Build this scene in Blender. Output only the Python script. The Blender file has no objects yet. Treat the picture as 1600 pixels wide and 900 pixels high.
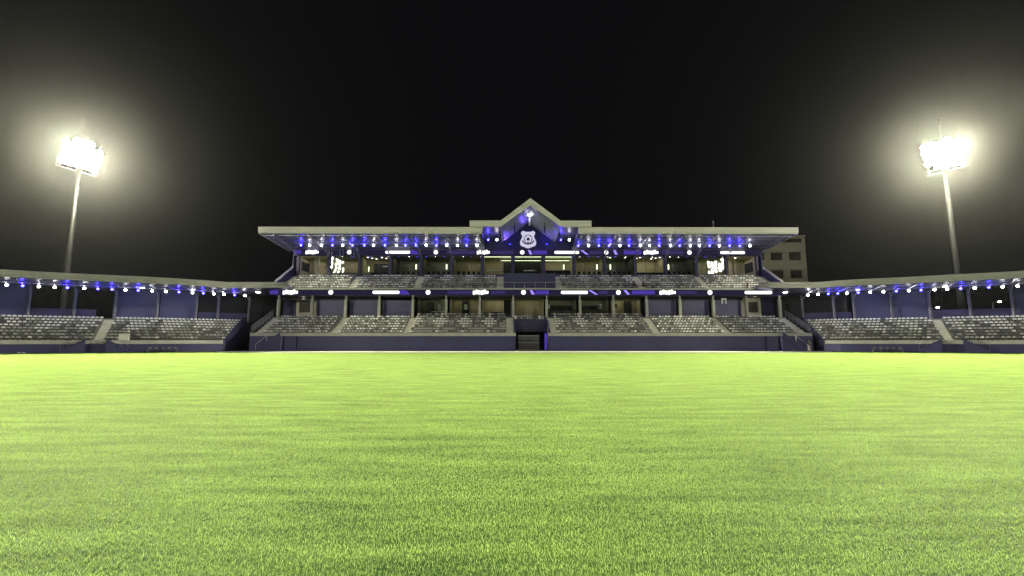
import bpy, math, random
from mathutils import Vector, Matrix
R = math.radians
random.seed(7)
S = bpy.context.scene
COL = S.collection

# ------------------------------------------------------------------ camera, sky, exposure
cam = bpy.data.objects.new('camera', bpy.data.cameras.new('camera')); COL.objects.link(cam)
cam.data.sensor_width = 36; cam.data.lens = 690 / 1600 * 36
cam.data.clip_start = 0.05; cam.data.clip_end = 2000
cam.location = (0, 0, 1.6)
cam.rotation_euler = (R(90) + math.atan(83 / 690), 0, 0)
S.camera = cam
w = bpy.data.worlds.new('World'); S.world = w; w.use_nodes = True
w.node_tree.nodes['Background'].inputs[0].default_value = (0.80, 0.80, 1.0, 1)
w.node_tree.nodes['Background'].inputs[1].default_value = 0.0042
S.view_settings.view_transform = 'Standard'; S.view_settings.look = 'None'
S.view_settings.gamma = 1; S.view_settings.exposure = 0.0
cy = S.cycles
cy.use_denoising = True; cy.max_bounces = 6; cy.diffuse_bounces = 3; cy.glossy_bounces = 3
cy.transparent_max_bounces = 10; cy.transmission_bounces = 3; cy.volume_bounces = 0
cy.sample_clamp_indirect = 6; cy.caustics_reflective = False; cy.caustics_refractive = False
FLOOD = 10600.0           # radiance of a floodlight lens (front masts)
FLOODB = 1700.0
HAZE_D = 0.0000185; HAZE_G = 0.935

# ------------------------------------------------------------------ helpers
def tag(o, label=None, cat=None, group=None, kind=None):
    if label: o['label'] = label
    if cat: o['category'] = cat
    if group: o['group'] = group
    if kind: o['kind'] = kind
    return o

def empty(name, loc=(0, 0, 0), rz=0, parent=None):
    o = bpy.data.objects.new(name, None); COL.objects.link(o)
    o.location = loc; o.rotation_euler = (0, 0, rz); o.empty_display_size = .3
    if parent: o.parent = parent
    return o

class MB:
    def __init__(s): s.v = []; s.f = []; s.m = []
    def add(s, vs, fs, mi=0):
        b = len(s.v); s.v += [tuple(p) for p in vs]
        s.f += [tuple(b + i for i in f) for f in fs]; s.m += [mi] * len(fs); return s
    def box(s, x0, x1, y0, y1, z0, z1, mi=0):
        vs = [(x, y, z) for x in (x0, x1) for y in (y0, y1) for z in (z0, z1)]
        return s.add(vs, [(0, 1, 3, 2), (4, 6, 7, 5), (0, 4, 5, 1), (2, 3, 7, 6), (0, 2, 6, 4), (1, 5, 7, 3)], mi)
    def tube(s, a, b, r0, r1=None, n=8, mi=0, caps=True):
        r1 = r0 if r1 is None else r1
        a, b = Vector(a), Vector(b); d = (b - a).normalized()
        up = Vector((0, 0, 1)) if abs(d.z) < .9 else Vector((1, 0, 0))
        x = d.cross(up).normalized(); y = x.cross(d)
        vs = []
        for p, r in ((a, r0), (b, r1)):
            for k in range(n):
                t = 2 * math.pi * (k + .5) / n
                vs.append(p + x * r * math.cos(t) + y * r * math.sin(t))
        fs = [(k, (k + 1) % n, n + (k + 1) % n, n + k) for k in range(n)]
        if caps: fs += [tuple(range(n))[::-1], tuple(range(n, 2 * n))]
        return s.add(vs, fs, mi)
    def ext(s, prof, ax, a, b, mi=0):
        """polygon prof extruded along axis ax ('x': prof=(y,z), 'y': prof=(x,z), 'z': prof=(x,y)) from a to b"""
        def P(p, t): return (t, p[0], p[1]) if ax == 'x' else (p[0], t, p[1]) if ax == 'y' else (p[0], p[1], t)
        n = len(prof)
        vs = [P(p, a) for p in prof] + [P(p, b) for p in prof]
        fs = [(k, (k + 1) % n, n + (k + 1) % n, n + k) for k in range(n)] + [tuple(range(n))[::-1], tuple(range(n, 2 * n))]
        return s.add(vs, fs, mi)
    def ball(s, c, r, n=12, mi=0, sc=(1, 1, 1)):
        vs = []; m = n // 2
        for i in range(m + 1):
            t = math.pi * i / m
            for k in range(n):
                p = 2 * math.pi * k / n
                vs.append((c[0] + r * sc[0] * math.sin(t) * math.cos(p), c[1] + r * sc[1] * math.sin(t) * math.sin(p), c[2] + r * sc[2] * math.cos(t)))
        fs = [(i * n + k, (i + 1) * n + k, (i + 1) * n + (k + 1) % n, i * n + (k + 1) % n) for i in range(m) for k in range(n)]
        return s.add(vs, fs, mi)
    def build(s, name, mats, parent=None, smooth=False):
        me = bpy.data.meshes.new(name); me.from_pydata(s.v, [], s.f)
        if not isinstance(mats, (list, tuple)): mats = [mats]
        for m in mats: me.materials.append(m)
        if len(mats) > 1: me.polygons.foreach_set('material_index', s.m)
        import bmesh
        if len(s.v) < 60000:
            bm = bmesh.new(); bm.from_mesh(me); bmesh.ops.recalc_face_normals(bm, faces=bm.faces); bm.to_mesh(me); bm.free()
        if smooth: me.polygons.foreach_set('use_smooth', [True] * len(me.polygons))
        me.update()
        o = bpy.data.objects.new(name, me); COL.objects.link(o)
        if parent: o.parent = parent
        return o

def copy_tree(o, parent=None):
    c = o.copy(); COL.objects.link(c); c.parent = parent
    for ch in o.children: copy_tree(ch, c)
    return c

# ------------------------------------------------------------------ materials
def mat(name, col, rough=.7, metal=0, var=.12, scale=3.0, bump=0, stretch=(1, 1, 1), stain=None, spec=.4):
    m = bpy.data.materials.new(name); m.use_nodes = True; nt = m.node_tree; N = nt.nodes; L = nt.links
    b = N['Principled BSDF']; b.inputs['Roughness'].default_value = rough; b.inputs['Metallic'].default_value = metal
    b.inputs['Specular IOR Level'].default_value = spec
    tc = N.new('ShaderNodeTexCoord'); mp = N.new('ShaderNodeMapping'); mp.inputs['Scale'].default_value = stretch
    L.new(tc.outputs['Object'], mp.inputs[0])
    nz = N.new('ShaderNodeTexNoise'); nz.inputs['Scale'].default_value = scale; nz.inputs['Detail'].default_value = 6
    L.new(mp.outputs[0], nz.inputs['Vector'])
    cr = N.new('ShaderNodeValToRGB')
    cr.color_ramp.elements[0].position = .3; cr.color_ramp.elements[1].position = .7
    d = stain if stain else tuple(c * (1 - var) for c in col)
    cr.color_ramp.elements[0].color = (*d, 1); cr.color_ramp.elements[1].color = (*[min(1, c * (1 + var)) for c in col], 1)
    L.new(nz.outputs['Fac'], cr.inputs[0]); L.new(cr.outputs[0], b.inputs['Base Color'])
    if bump:
        bp = N.new('ShaderNodeBump'); bp.inputs['Strength'].default_value = bump; bp.inputs['Distance'].default_value = .02
        L.new(nz.outputs['Fac'], bp.inputs['Height']); L.new(bp.outputs[0], b.inputs['Normal'])
    return m

def emit(name, col, strength, sample='AUTO'):
    m = bpy.data.materials.new(name); m.use_nodes = True; N = m.node_tree.nodes
    N.remove(N['Principled BSDF']); e = N.new('ShaderNodeEmission')
    e.inputs[0].default_value = (*col, 1); e.inputs[1].default_value = strength
    m.node_tree.links.new(e.outputs[0], N['Material Output'].inputs[0])
    m.cycles.emission_sampling = sample
    return m

def glass_mat(name, refl=.10, tint=(.85, .88, .86)):
    m = bpy.data.materials.new(name); m.use_nodes = True; nt = m.node_tree; N = nt.nodes
    N.remove(N['Principled BSDF'])
    t = N.new('ShaderNodeBsdfTransparent'); t.inputs[0].default_value = (*tint, 1)
    g = N.new('ShaderNodeBsdfGlossy'); g.inputs['Roughness'].default_value = 0.01
    fr = N.new('ShaderNodeFresnel'); fr.inputs[0].default_value = 1.5
    ad = N.new('ShaderNodeMath'); ad.operation = 'ADD'; ad.inputs[1].default_value = refl
    nt.links.new(fr.outputs[0], ad.inputs[0])
    mx = N.new('ShaderNodeMixShader')
    nt.links.new(ad.outputs[0], mx.inputs[0]); nt.links.new(t.outputs[0], mx.inputs[1]); nt.links.new(g.outputs[0], mx.inputs[2])
    nt.links.new(mx.outputs[0], N['Material Output'].inputs[0])
    return m

M = dict(
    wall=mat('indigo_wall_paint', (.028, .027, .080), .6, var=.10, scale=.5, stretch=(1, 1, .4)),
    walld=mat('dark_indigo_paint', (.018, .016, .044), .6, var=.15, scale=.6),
    panel=mat('indigo_shutter_panel', (.055, .054, .125), .45, var=.08, scale=.4, stretch=(.3, .3, 3)),
    conc=mat('terrace_concrete', (.18, .182, .145), .85, var=.16, scale=1.2, bump=.2),  # toned darker than the aisle steps to stand for shade under the seats
    edge=mat('painted_concrete_edge', (.29, .29, .245), .8, var=.14, scale=.8),
    colp=mat('grey_violet_column_paint', (.13, .13, .15), .6),
    step=mat('aisle_step_concrete', (.42, .42, .34), .85, var=.14, scale=1.0),
    dark=mat('dark_opening', (.02, .02, .024), .8),
    steel=mat('galvanised_steel', (.42, .42, .40), .45, .4, var=.12, scale=2),
    polem=mat('dark_mast_steel', (.06, .06, .055), .6, .2),  # dark steel tone for the poles
    truss=mat('truss_steel', (.36, .36, .40), .35, .5, var=.12, scale=2),
    deck=mat('metal_roof_deck', (.125, .115, .23), .42, .35, var=.15, scale=.6, stretch=(9, .2, 1), bump=.8),
    fasciaw=mat('dark_side_fascia', (.17, .17, .15), .6, .0, var=.14, scale=.4),  # darker grey than the main roof fascia
    fascia=mat('pale_metal_fascia', (.52, .51, .44), .5, .0, var=.10, scale=.6, stretch=(.2, 1, 14)),
    roof=mat('roof_sheet', (.3, .31, .28), .5, .3),
    beige=mat('beige_interior_wall', (.42, .38, .27), .8, var=.10, scale=.7),
    grey=mat('grey_interior_wall', (.17, .17, .145), .8, var=.2, scale=.8),
    ddoor=mat('dark_door', (.02, .02, .022), .5),
    frame=mat('dark_window_frame', (.028, .028, .038), .5),
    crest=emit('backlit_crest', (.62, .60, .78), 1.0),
    black=mat('black_matte', (.012, .012, .014), .7),
    seatl=mat('light_grey_seat_plastic', (.54, .55, .49), .5, var=.15, scale=1.5),
    seatm=mat('mid_grey_seat_plastic', (.25, .255, .22), .5, var=.25, scale=1.5),
    seatd=mat('dark_navy_seat_plastic', (.085, .085, .085), .5, var=.2, scale=1.5),
    asphalt=mat('dark_asphalt', (.045, .045, .048), .9, var=.2, scale=.5),
    apron=mat('pale_concrete_apron', (.25, .255, .20), .85, var=.10, scale=.4, stretch=(.15, 2, 1)),
    seatp=mat('shade_toned_seat_pan', (.045, .045, .045), .5, var=.2, scale=1.5),  # pans and brackets coloured dark to stand for the shaded gaps under the backs
    block=mat('beige_render_wall', (.27, .26, .185), .85, var=.10, scale=.15),
    glassd=mat('dark_window_glass', (.05, .045, .03), .15, var=.5, scale=.8, spec=.6),
    white=mat('white_plastic', (.75, .75, .72), .5, var=.05),
    skin=mat('skin', (.35, .2, .13), .6), hair=mat('hair', (.015, .012, .01), .6),
    cloth=mat('black_cloth', (.015, .015, .018), .8), denim=mat('dark_denim', (.04, .045, .07), .8),
    shorts=mat('pale_trousers', (.3, .29, .26), .8),
    glass=glass_mat('suite_glass', .05),
    flood=emit('floodlight_lens', (1.0, .97, .74), FLOOD),
    floodb=emit('floodlight_lens_dimmer', (1.0, .95, .88), FLOODB),
    lampw=emit('white_lamp', (1, .97, .95), 30),
    lampb=emit('violet_lamp', (.045, .040, 1.0), 26),
    ledw=emit('white_led', (1, 1, 1), 1.6), ledp=emit('violet_led', (.085, .05, .42), .8), ledq=emit('dim_violet_led', (.022, .018, .048), .8),
    ledl=emit('pale_violet_led', (.35, .25, 1), 1.2),
    room=emit('room_ceiling_light', (1, .93, .62), 5), roomdot=emit('room_downlight', (1, .95, .75), 9),
    strip=emit('strip_light', (.95, 1, .62), 4), street=emit('street_lamp_lens', (1, .85, .5), 14), streetw=emit('white_street_lens', (1, 1, 1), 14),
)

# ------------------------------------------------------------------ ground, apron, pitch
g = MB().add([(-700, -300, 0), (700, -300, 0), (700, 900, 0), (-700, 900, 0)], [(0, 1, 2, 3)]).build('ground', M['asphalt']); tag(g, kind='structure')

# wing plans: front wall line, from the main stand outwards, with the direction in which the rows climb
WL = [(-46.0, 70.8), (-49.6, 67.6), (-53.8, 65.0), (-58.5, 62.9), (-62.5, 61.1), (-67.0, 58.6), (-72.0, 54.6), (-76, 50.5)]
WR = [(49.7, 70.6), (51.6, 68.7), (54.6, 67.0), (58.4, 65.2), (62.8, 62.8), (67.8, 60.2), (73.0, 56.8), (78, 52.5)]
class Path:
    def __init__(s, pts, d0, d1, slen):
        out = []
        P = [Vector((2 * pts[0][0] - pts[1][0], 2 * pts[0][1] - pts[1][1]))] + [Vector(p) for p in pts] + [Vector((2 * pts[-1][0] - pts[-2][0], 2 * pts[-1][1] - pts[-2][1]))]
        for i in range(1, len(P) - 2):
            for k in range(20):
                t = k / 20; a, b, c, d = P[i - 1:i + 3]
                out.append(.5 * ((2 * b) + (c - a) * t + (2 * a - 5 * b + 4 * c - d) * t * t + (3 * b - a - 3 * c + d) * t ** 3))
        out.append(P[-2]); s.p = out; s.s = [0]
        for i in range(1, len(out)): s.s.append(s.s[-1] + (out[i] - out[i - 1]).length)
        s.L = s.s[-1]; s.d0, s.d1, s.sl = Vector(d0), Vector(d1), slen
    def at(s, t, d=0, z=0):
        i = 0
        tt = max(0, min(t, s.L - 1e-4))
        while s.s[i + 1] < tt: i += 1
        k = (tt - s.s[i]) / (s.s[i + 1] - s.s[i]); p = s.p[i].lerp(s.p[i + 1], k)
        if t < 0: p = s.p[0] + (s.p[0] - s.p[1]).normalized() * (-t)
        q = s.d0.lerp(s.d1, min(1, max(0, t) / s.sl)).normalized()
        p = p + q * d
        return Vector((p.x, p.y, z))
PL = Path(WL, (-.20, .98), (-.80, .70), 26)
PR = Path(WR, (.20, .98), (.80, .70), 26)

edge = [PL.at(s, -2.0) for s in range(34, -1, -2)] + [Vector((-42, 63.0, 0)), Vector((-34, 60.8, 0)), Vector((38, 61.4, 0)), Vector((46, 64.0, 0))] + [PR.at(s, -2.0) for s in range(0, 35, 2)]
edge = [p for p in edge]
apr = [PL.at(s, .6) for s in range(34, -1, -2)] + [Vector((-42.5, 73.5, 0)), Vector((48, 74, 0))] + [PR.at(s, .6) for s in range(0, 35, 2)]
poly = [(p.x, p.y, .004) for p in apr] + [(p.x, p.y, .004) for p in reversed(edge)]
nA = len(apr); nE = len(edge)
a = MB()
vs = [(p.x, p.y, .004) for p in apr] + [(p.x, p.y, .004) for p in edge]
# both lines are walked left to right: stitch by matching fractions
fs = []; i = j = 0
while i < nA - 1 or j < nE - 1:
    if j == nE - 1 or (i < nA - 1 and apr[i + 1].x <= edge[j + 1].x): fs.append((i, i + 1, nA + j)); i += 1
    else: fs.append((i, nA + j + 1, nA + j)); j += 1
o = a.add(vs, fs).build('apron', M['apron']); tag(o, kind='structure')
kv = []
for p in edge: kv += [(p.x, p.y, .0), (p.x, p.y, .05), (p.x * 1.0, p.y + .12, .05), (p.x, p.y + .12, .0)]
kf = [(4 * i + k, 4 * i + (k + 1) % 4, 4 * i + 4 + (k + 1) % 4, 4 * i + 4 + k) for i in range(nE - 1) for k in range(4)]
o = MB().add(kv, kf).build('kerb', M['black']); tag(o, kind='structure')

# turf
def grass_mat(name, blade):
    m = bpy.data.materials.new(name); m.use_nodes = True; nt = m.node_tree; N = nt.nodes; L = nt.links
    b = N['Principled BSDF']; b.inputs['Roughness'].default_value = .65 if blade else .9
    b.inputs['Specular IOR Level'].default_value = .06
    geo = N.new('ShaderNodeNewGeometry'); mp = N.new('ShaderNodeMapping'); mp.inputs['Scale'].default_value = (.45, 2.6, 1)
    L.new(geo.outputs['Position'], mp.inputs[0])
    n1 = N.new('ShaderNodeTexNoise'); n1.inputs['Scale'].default_value = 1.0; n1.inputs['Detail'].default_value = 8; n1.inputs['Roughness'].default_value = .65
    L.new(mp.outputs[0], n1.inputs['Vector'])
    n2 = N.new('ShaderNodeTexNoise'); n2.inputs['Scale'].default_value = 9 if blade else 30; n2.inputs['Detail'].default_value = 4
    L.new(geo.outputs['Position'], n2.inputs['Vector'])
    av = N.new('ShaderNodeMix'); av.data_type = 'FLOAT'; av.inputs[0].default_value = .4
    L.new(n1.outputs['Fac'], av.inputs[2]); L.new(n2.outputs['Fac'], av.inputs[3])
    cr = N.new('ShaderNodeValToRGB'); e = cr.color_ramp.elements
    e[0].position = .38; e[0].color = (.022, .058, .010, 1); e[1].position = .60; e[1].color = (.088, .150, .028, 1)
    L.new(av.outputs[0], cr.inputs[0]); L.new(cr.outputs[0], b.inputs['Base Color'])
    if blade:
        mr = N.new('ShaderNodeMapRange'); mr.inputs['To Min'].default_value = .66; mr.inputs['To Max'].default_value = 1.28
        L.new(geo.outputs['Random Per Island'], mr.inputs['Value'])
        n3 = N.new('ShaderNodeTexNoise'); n3.inputs['Scale'].default_value = 1.0; n3.inputs['Detail'].default_value = 9; n3.inputs['Roughness'].default_value = .7
        L.new(mp.outputs[0], n3.inputs['Vector'])
        m3 = N.new('ShaderNodeMapRange'); m3.inputs['From Min'].default_value = .35; m3.inputs['From Max'].default_value = .65; m3.inputs['To Min'].default_value = .76; m3.inputs['To Max'].default_value = 1.15
        L.new(n3.outputs['Fac'], m3.inputs['Value'])
        mm = N.new('ShaderNodeMath'); mm.operation = 'MULTIPLY'; L.new(mr.outputs[0], mm.inputs[0]); L.new(m3.outputs[0], mm.inputs[1])
        def scaled(sock, colr=None):
            vm = N.new('ShaderNodeVectorMath'); vm.operation = 'SCALE'; L.new(mm.outputs[0], vm.inputs['Scale'])
            if sock: L.new(sock, vm.inputs[0])
            else: vm.inputs[0].default_value = colr
            return vm.outputs[0]
        L.new(scaled(cr.outputs[0]), b.inputs['Base Color'])
        tr = N.new('ShaderNodeBsdfTranslucent'); L.new(scaled(None, (.330, .455, .128)), tr.inputs[0])
        mx = N.new('ShaderNodeMixShader'); mx.inputs[0].default_value = .46
        L.new(b.outputs[0], mx.inputs[1]); L.new(tr.outputs[0], mx.inputs[2]); L.new(mx.outputs[0], N['Material Output'].inputs[0])
    return m
gm = grass_mat('turf_blade', True); gs = grass_mat('turf_thatch', False)
pv = [(-85, -45, .008), (85, -45, .008)] + [(p.x, p.y, .008) for p in reversed(edge)]
o = MB().add(pv, [tuple(range(len(pv)))]).build('pitch', gs); tag(o, kind='structure')
PS = 2.0
def patch(seed):
    rnd = random.Random(seed); V = []; F = []
    for k in range(19000):
        x, y = rnd.uniform(-PS / 2, PS / 2), rnd.uniform(-PS / 2, PS / 2)
        a = rnd.uniform(0, 6.283); h = rnd.uniform(.012, .028) * (1.15 if rnd.random() < .06 else 1); wd = rnd.uniform(.0012, .0023)
        ca, sa = math.cos(a) * wd, math.sin(a) * wd
        la = rnd.uniform(0, 6.283); ln = rnd.uniform(.2, 1.0) * h
        lx, ly = math.cos(la) * ln, math.sin(la) * ln
        b = len(V)
        V += [(x - ca, y - sa, 0), (x + ca, y + sa, 0), (x + ca * .8 + lx * .4, y + sa * .8 + ly * .4, h * .65), (x - ca * .8 + lx * .4, y - sa * .8 + ly * .4, h * .65), (x + lx, y + ly, h)]
        F += [(b, b + 1, b + 2, b + 3), (b + 3, b + 2, b + 4)]
    me = bpy.data.meshes.new('turf_patch'); me.from_pydata(V, [], F); me.materials.append(gm); me.update()
    return bpy.data.objects.new('turf_patch', me)
pc = bpy.data.collections.new('turf_patches')
for k in range(4): pc.objects.link(patch(k))
pts = []
ex = [(p.x, p.y) for p in edge]
def edge_y(x):
    for (x0, y0), (x1, y1) in zip(ex, ex[1:]):
        if x0 <= x <= x1: return y0 + (y1 - y0) * (x - x0) / max(1e-6, x1 - x0)
    return 50
for iy in range(0, 34):
    y = iy * PS + 1
    for ix in range(-42, 43):
        x = ix * PS
        if abs(x) > 1.35 * y + 7: continue
        if y > edge_y(x) - 1: continue
        pts.append((x, y, .010))
me = bpy.data.meshes.new('grass'); me.from_pydata(pts, [], [])
gr = bpy.data.objects.new('grass', me); COL.objects.link(gr); tag(gr, 'short bright green turf covering the whole pitch', 'grass', kind='stuff')
ng = bpy.data.node_groups.new('grass', 'GeometryNodeTree')
ng.interface.new_socket('Geometry', in_out='INPUT', socket_type='NodeSocketGeometry')
ng.interface.new_socket('Geometry', in_out='OUTPUT', socket_type='NodeSocketGeometry')
gi = ng.nodes.new('NodeGroupInput'); go = ng.nodes.new('NodeGroupOutput')
ip = ng.nodes.new('GeometryNodeInstanceOnPoints'); ci = ng.nodes.new('GeometryNodeCollectionInfo')
ci.inputs['Collection'].default_value = pc; ci.inputs['Separate Children'].default_value = True; ci.inputs['Reset Children'].default_value = True
m2p = ng.nodes.new('GeometryNodeMeshToPoints')
ri = ng.nodes.new('FunctionNodeRandomValue'); ri.data_type = 'INT'; ri.inputs[4].default_value = 0; ri.inputs[5].default_value = 3
mu = ng.nodes.new('ShaderNodeMath'); mu.operation = 'MULTIPLY'; mu.inputs[1].default_value = math.pi / 2
cx = ng.nodes.new('ShaderNodeCombineXYZ')
ng.links.new(gi.outputs[0], m2p.inputs[0]); ng.links.new(m2p.outputs[0], ip.inputs['Points']); ng.links.new(ci.outputs[0], ip.inputs['Instance'])
ip.inputs['Pick Instance'].default_value = True
ng.links.new(ri.outputs[2], mu.inputs[0]); ng.links.new(mu.outputs[0], cx.inputs[2]); ng.links.new(cx.outputs[0], ip.inputs['Rotation'])
ng.links.new(ip.outputs[0], go.inputs[0])
gr.modifiers.new('grass', 'NODES').node_group = ng

# ------------------------------------------------------------------ main stand
MS_LOC = Vector((3.25, 72, 0)); MS_RZ = R(0.3)
ms = empty('main_stand', MS_LOC, MS_RZ)
tag(ms, 'two tier roofed grandstand with a pointed central gable and white crest', 'grandstand')
MSM = Matrix.Translation(MS_LOC) @ Matrix.Rotation(MS_RZ, 4, 'Z')
def MW(u, v, z): return MSM @ Vector((u, v, z))
H = 45.6
# front wall with tunnel mouth and two recesses
b = MB()
for x0, x1 in ((-H, -38.1), (-37.3, -2.65), (2.65, 37.3), (38.1, H)): b.box(x0, x1, 0, .35, 0, 2.42)
for s in (-1, 1): b.box(min(s * 37.3, s * 38.1), max(s * 37.3, s * 38.1), .25, .4, 0, 2.42)
b.build('front_wall', M['wall'], ms)
b = MB()
for x0, x1 in ((-H, -2.65), (2.65, H)): b.box(x0, x1, -.06, .40, 2.42, 2.93)
b.build('terrace_edge', M['edge'], ms)
def terrace(name, segs, v0, z0, n, tread, rise, zbase, hollow=False):
    b = MB()
    for (x0, x1) in segs:
        prof = [(v0, zbase)]
        z = z0; v = v0
        for i in range(n):
            prof += [(v, z), (v + tread, z)]; v += tread; z += rise
        prof += [(v, z), (v + 3.2, z), (v + 3.2, z - .35), (v, z - .35)] if hollow else [(v, z), (v + 3.2, z), (v + 3.2, zbase)]
        if hollow: prof += [(v0 + .5, zbase)]
        b.ext(prof, 'x', x0, x1)
    return b.build(name, M['conc'], ms)
LV, LZ, LT, LR, LN = .42, 2.62, .87, .455, 7
terrace('lower_terrace', [(-H, -3.0), (3.0, H)], LV, LZ, LN, LT, LR, 2.0)
# end steps (light side aisles) and aisles as half steps
def steps(x0, x1, v0, z0, n, tread, rise):
    b = MB()
    for i in range(n):
        b.box(x0, x1, v0 + i * tread - .004, v0 + (i + 1) * tread - .005, z0 + i * rise - (rise if i else 0) + .02, z0 + i * rise + .004)
        b.box(x0, x1, v0 + i * tread + tread * .5, v0 + (i + 1) * tread - .005, z0 + i * rise + .005, z0 + i * rise + rise * .5)
    return b
AIS = [3.55, 20.6, 32.4, 44.75]
for s in (-1, 1):
    for a_ in AIS:
        steps(s * a_ - .62, s * a_ + .62, LV, LZ, LN, LT, LR).build('aisle_steps', M['step'], ms)
# over the tunnel: a small block of rows between the aisles
LZT = LZ + LN * LR; LVT = LV + LN * LT
b = MB().box(-3.0, 3.0, 4.6, 5.0, 3.2, 5.30); b.ext([(5.0, 3.4), (5.0, 5.0), (5.6, 5.0), (5.6, 5.35), (LVT, 5.35), (LVT, LZT), (LVT + 3.2, LZT), (LVT + 3.2, 3.4)], 'x', -3.0, 3.0)
b.build('tunnel_header', M['walld'], ms)
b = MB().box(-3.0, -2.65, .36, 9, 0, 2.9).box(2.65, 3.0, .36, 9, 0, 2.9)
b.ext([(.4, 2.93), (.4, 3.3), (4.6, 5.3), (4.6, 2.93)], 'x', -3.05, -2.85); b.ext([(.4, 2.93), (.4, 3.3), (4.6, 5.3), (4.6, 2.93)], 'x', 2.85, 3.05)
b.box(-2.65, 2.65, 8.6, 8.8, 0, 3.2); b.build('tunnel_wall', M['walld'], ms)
for x0, x1 in ((-2.86, -2.62), (2.62, 2.86)): MB().box(x0, x1, -.05, .3, 0, 3.6).build('tunnel_jamb', M['walld'], ms)
b = MB()
for k in range(22): b.box(-2.1 + k * .16, -2.06 + k * .16, 3.0, 3.05, .15, 2.5)
b.box(-2.2, 1.4, 2.98, 3.06, .1, .18).box(-2.2, 1.4, 2.98, 3.06, 1.3, 1.38).box(-2.2, 1.4, 2.98, 3.06, 2.45, 2.55)
b.build('gate', M['steel'], ms)
MB().box(2.15, 2.55, 1.6, 1.66, .15, 2.9).build('violet_light_panel', M['ledp'], ms)
# rails of the lower tier
def rail(path, h, mat_, name, parent, step=1.9, r=.03, mid=True, infill=False):
    b = MB(); d = 0
    for p, q in zip(path, path[1:]):
        p, q = Vector(p), Vector(q); L_ = (q - p).length; n = max(1, round(L_ / step)); up = Vector((0, 0, h))
        b.tube(p + up, q + up, r, n=6)
        if mid: b.tube(p + up * .5, q + up * .5, r * .6, n=6)
        for k in range(n + 1): b.tube(p.lerp(q, k / n), p.lerp(q, k / n) + up, r, n=6)
        if infill:
            for k in range(1, int(L_ / .14)): x = p.lerp(q, k * .14 / L_); b.tube(x, x + up, .01, n=4)
    return b.build(name, mat_, parent)
for s in (-1, 1):
    rail([(s * (H - .06), .3, 2.95), (s * (H - .06), LVT, LZT + .1)], 1.15, M['colp'], 'side_railing', ms, 1.2, .03, True, True)
    # corner stairs down to the field, against the front wall
    b = MB()
    prof = [(s * 43.6, 0)]; n = 12
    for k in range(n): prof += [(s * (43.6 - k * .28), (k + 1) * .2), (s * (43.6 - (k + 1) * .28), (k + 1) * .2)]
    prof += [(s * (43.6 - n * .28), 0)]
    b.ext(prof, 'y', -.62, -.09)
    b.ext([(s * 43.9, .0), (s * 43.9, .6), (s * 40.4, 3.0), (s * 40.4, 2.4), (s * 43.2, 0)], 'y', -.78, -.64)
    b.build('field_stairs', M['wall'], ms)
    rail([(s * (H - 1.3), -.45, .1), (s * (H - 3.0), -.45, 1.5)], 1.0, M['steel'], 'stair_handrail', ms, 3, .025, False)
# columns under the upper tier
UZ0 = 9.80
colmesh = None
for k in range(16):
    u = -45 + 6 * k
    if colmesh is None:
        b = MB().box(-.22, .22, -.22, .22, 5.6, 8.95).box(-.14, .14, -.14, .14, 8.95, 9.75).box(-.26, .26, -.26, .26, 8.86, 8.97)
        o = b.build('column', M['edge'], ms); colmesh = o
    else:
        o = colmesh.copy(); COL.objects.link(o); o.parent = ms
    o.location = (u, 7.1, 0)
# upper tier slab, ribbon, terrace
UV, UZ, UT, UR, UN = 7.1, 10.85, .87, .53, 6
terrace('upper_terrace', [(-H, -4.7), (4.7, H)], UV, UZ, UN, UT, UR, 9.9, True)
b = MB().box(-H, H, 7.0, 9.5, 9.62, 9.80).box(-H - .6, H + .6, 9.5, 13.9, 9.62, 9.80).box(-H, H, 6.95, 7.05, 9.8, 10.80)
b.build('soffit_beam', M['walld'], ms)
MB().box(-H - .1, H + .1, 6.86, 7.2, 10.80, 11.08).build('terrace_edge', M['edge'], ms)
b = MB().box(-4.7, 4.7, 7.5, 8.0, 10.85, 13.85).box(-4.7, 4.7, 8.0, 13.0, 13.3, 13.5).box(-4.7, -4.5, 8, 13, 10.9, 13.85).box(4.5, 4.7, 8, 13, 10.9, 13.85)
b.build('balcony_wall', M['wall'], ms)
for s in (-1, 1):
    for a_ in (5.4, 20.6, 32.4, 44.75):
        steps(s * a_ - .6, s * a_ + .6, UV, UZ, UN, UT, UR).build('aisle_steps', M['step'], ms)
    # sloping side parapet
    b = MB().ext([(6.9, 10.9), (6.9, 12.0), (12.8, 15.6), (13.4, 15.6), (13.4, 10.9)], 'x', s * (H + .05), s * (H + .35))
    b.build('side_parapet', M['wall'], ms)
    b = MB().tube((s * (H + .2), 6.8, 12.3), (s * (H + .2), 12.8, 15.95), .07).tube((s * (H + .2), 6.8, 12.1), (s * (H + .2), 12.8, 15.75), .05)
    for k in range(5): b.tube((s * (H + .2), 7 + k * 1.4, 12 + k * .85), (s * (H + .2), 7 + k * 1.4, 12.35 + k * .85), .03)
    b.build('side_railing', M['steel'], ms)
rail([(-H + .3, 6.98, 11.08), (-4.7, 6.98, 11.08), (4.7, 6.98, 11.08), (H - .3, 6.98, 11.08)], 1.05, M['steel'], 'balcony_railing', ms, 1.9, .028, False)

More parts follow.
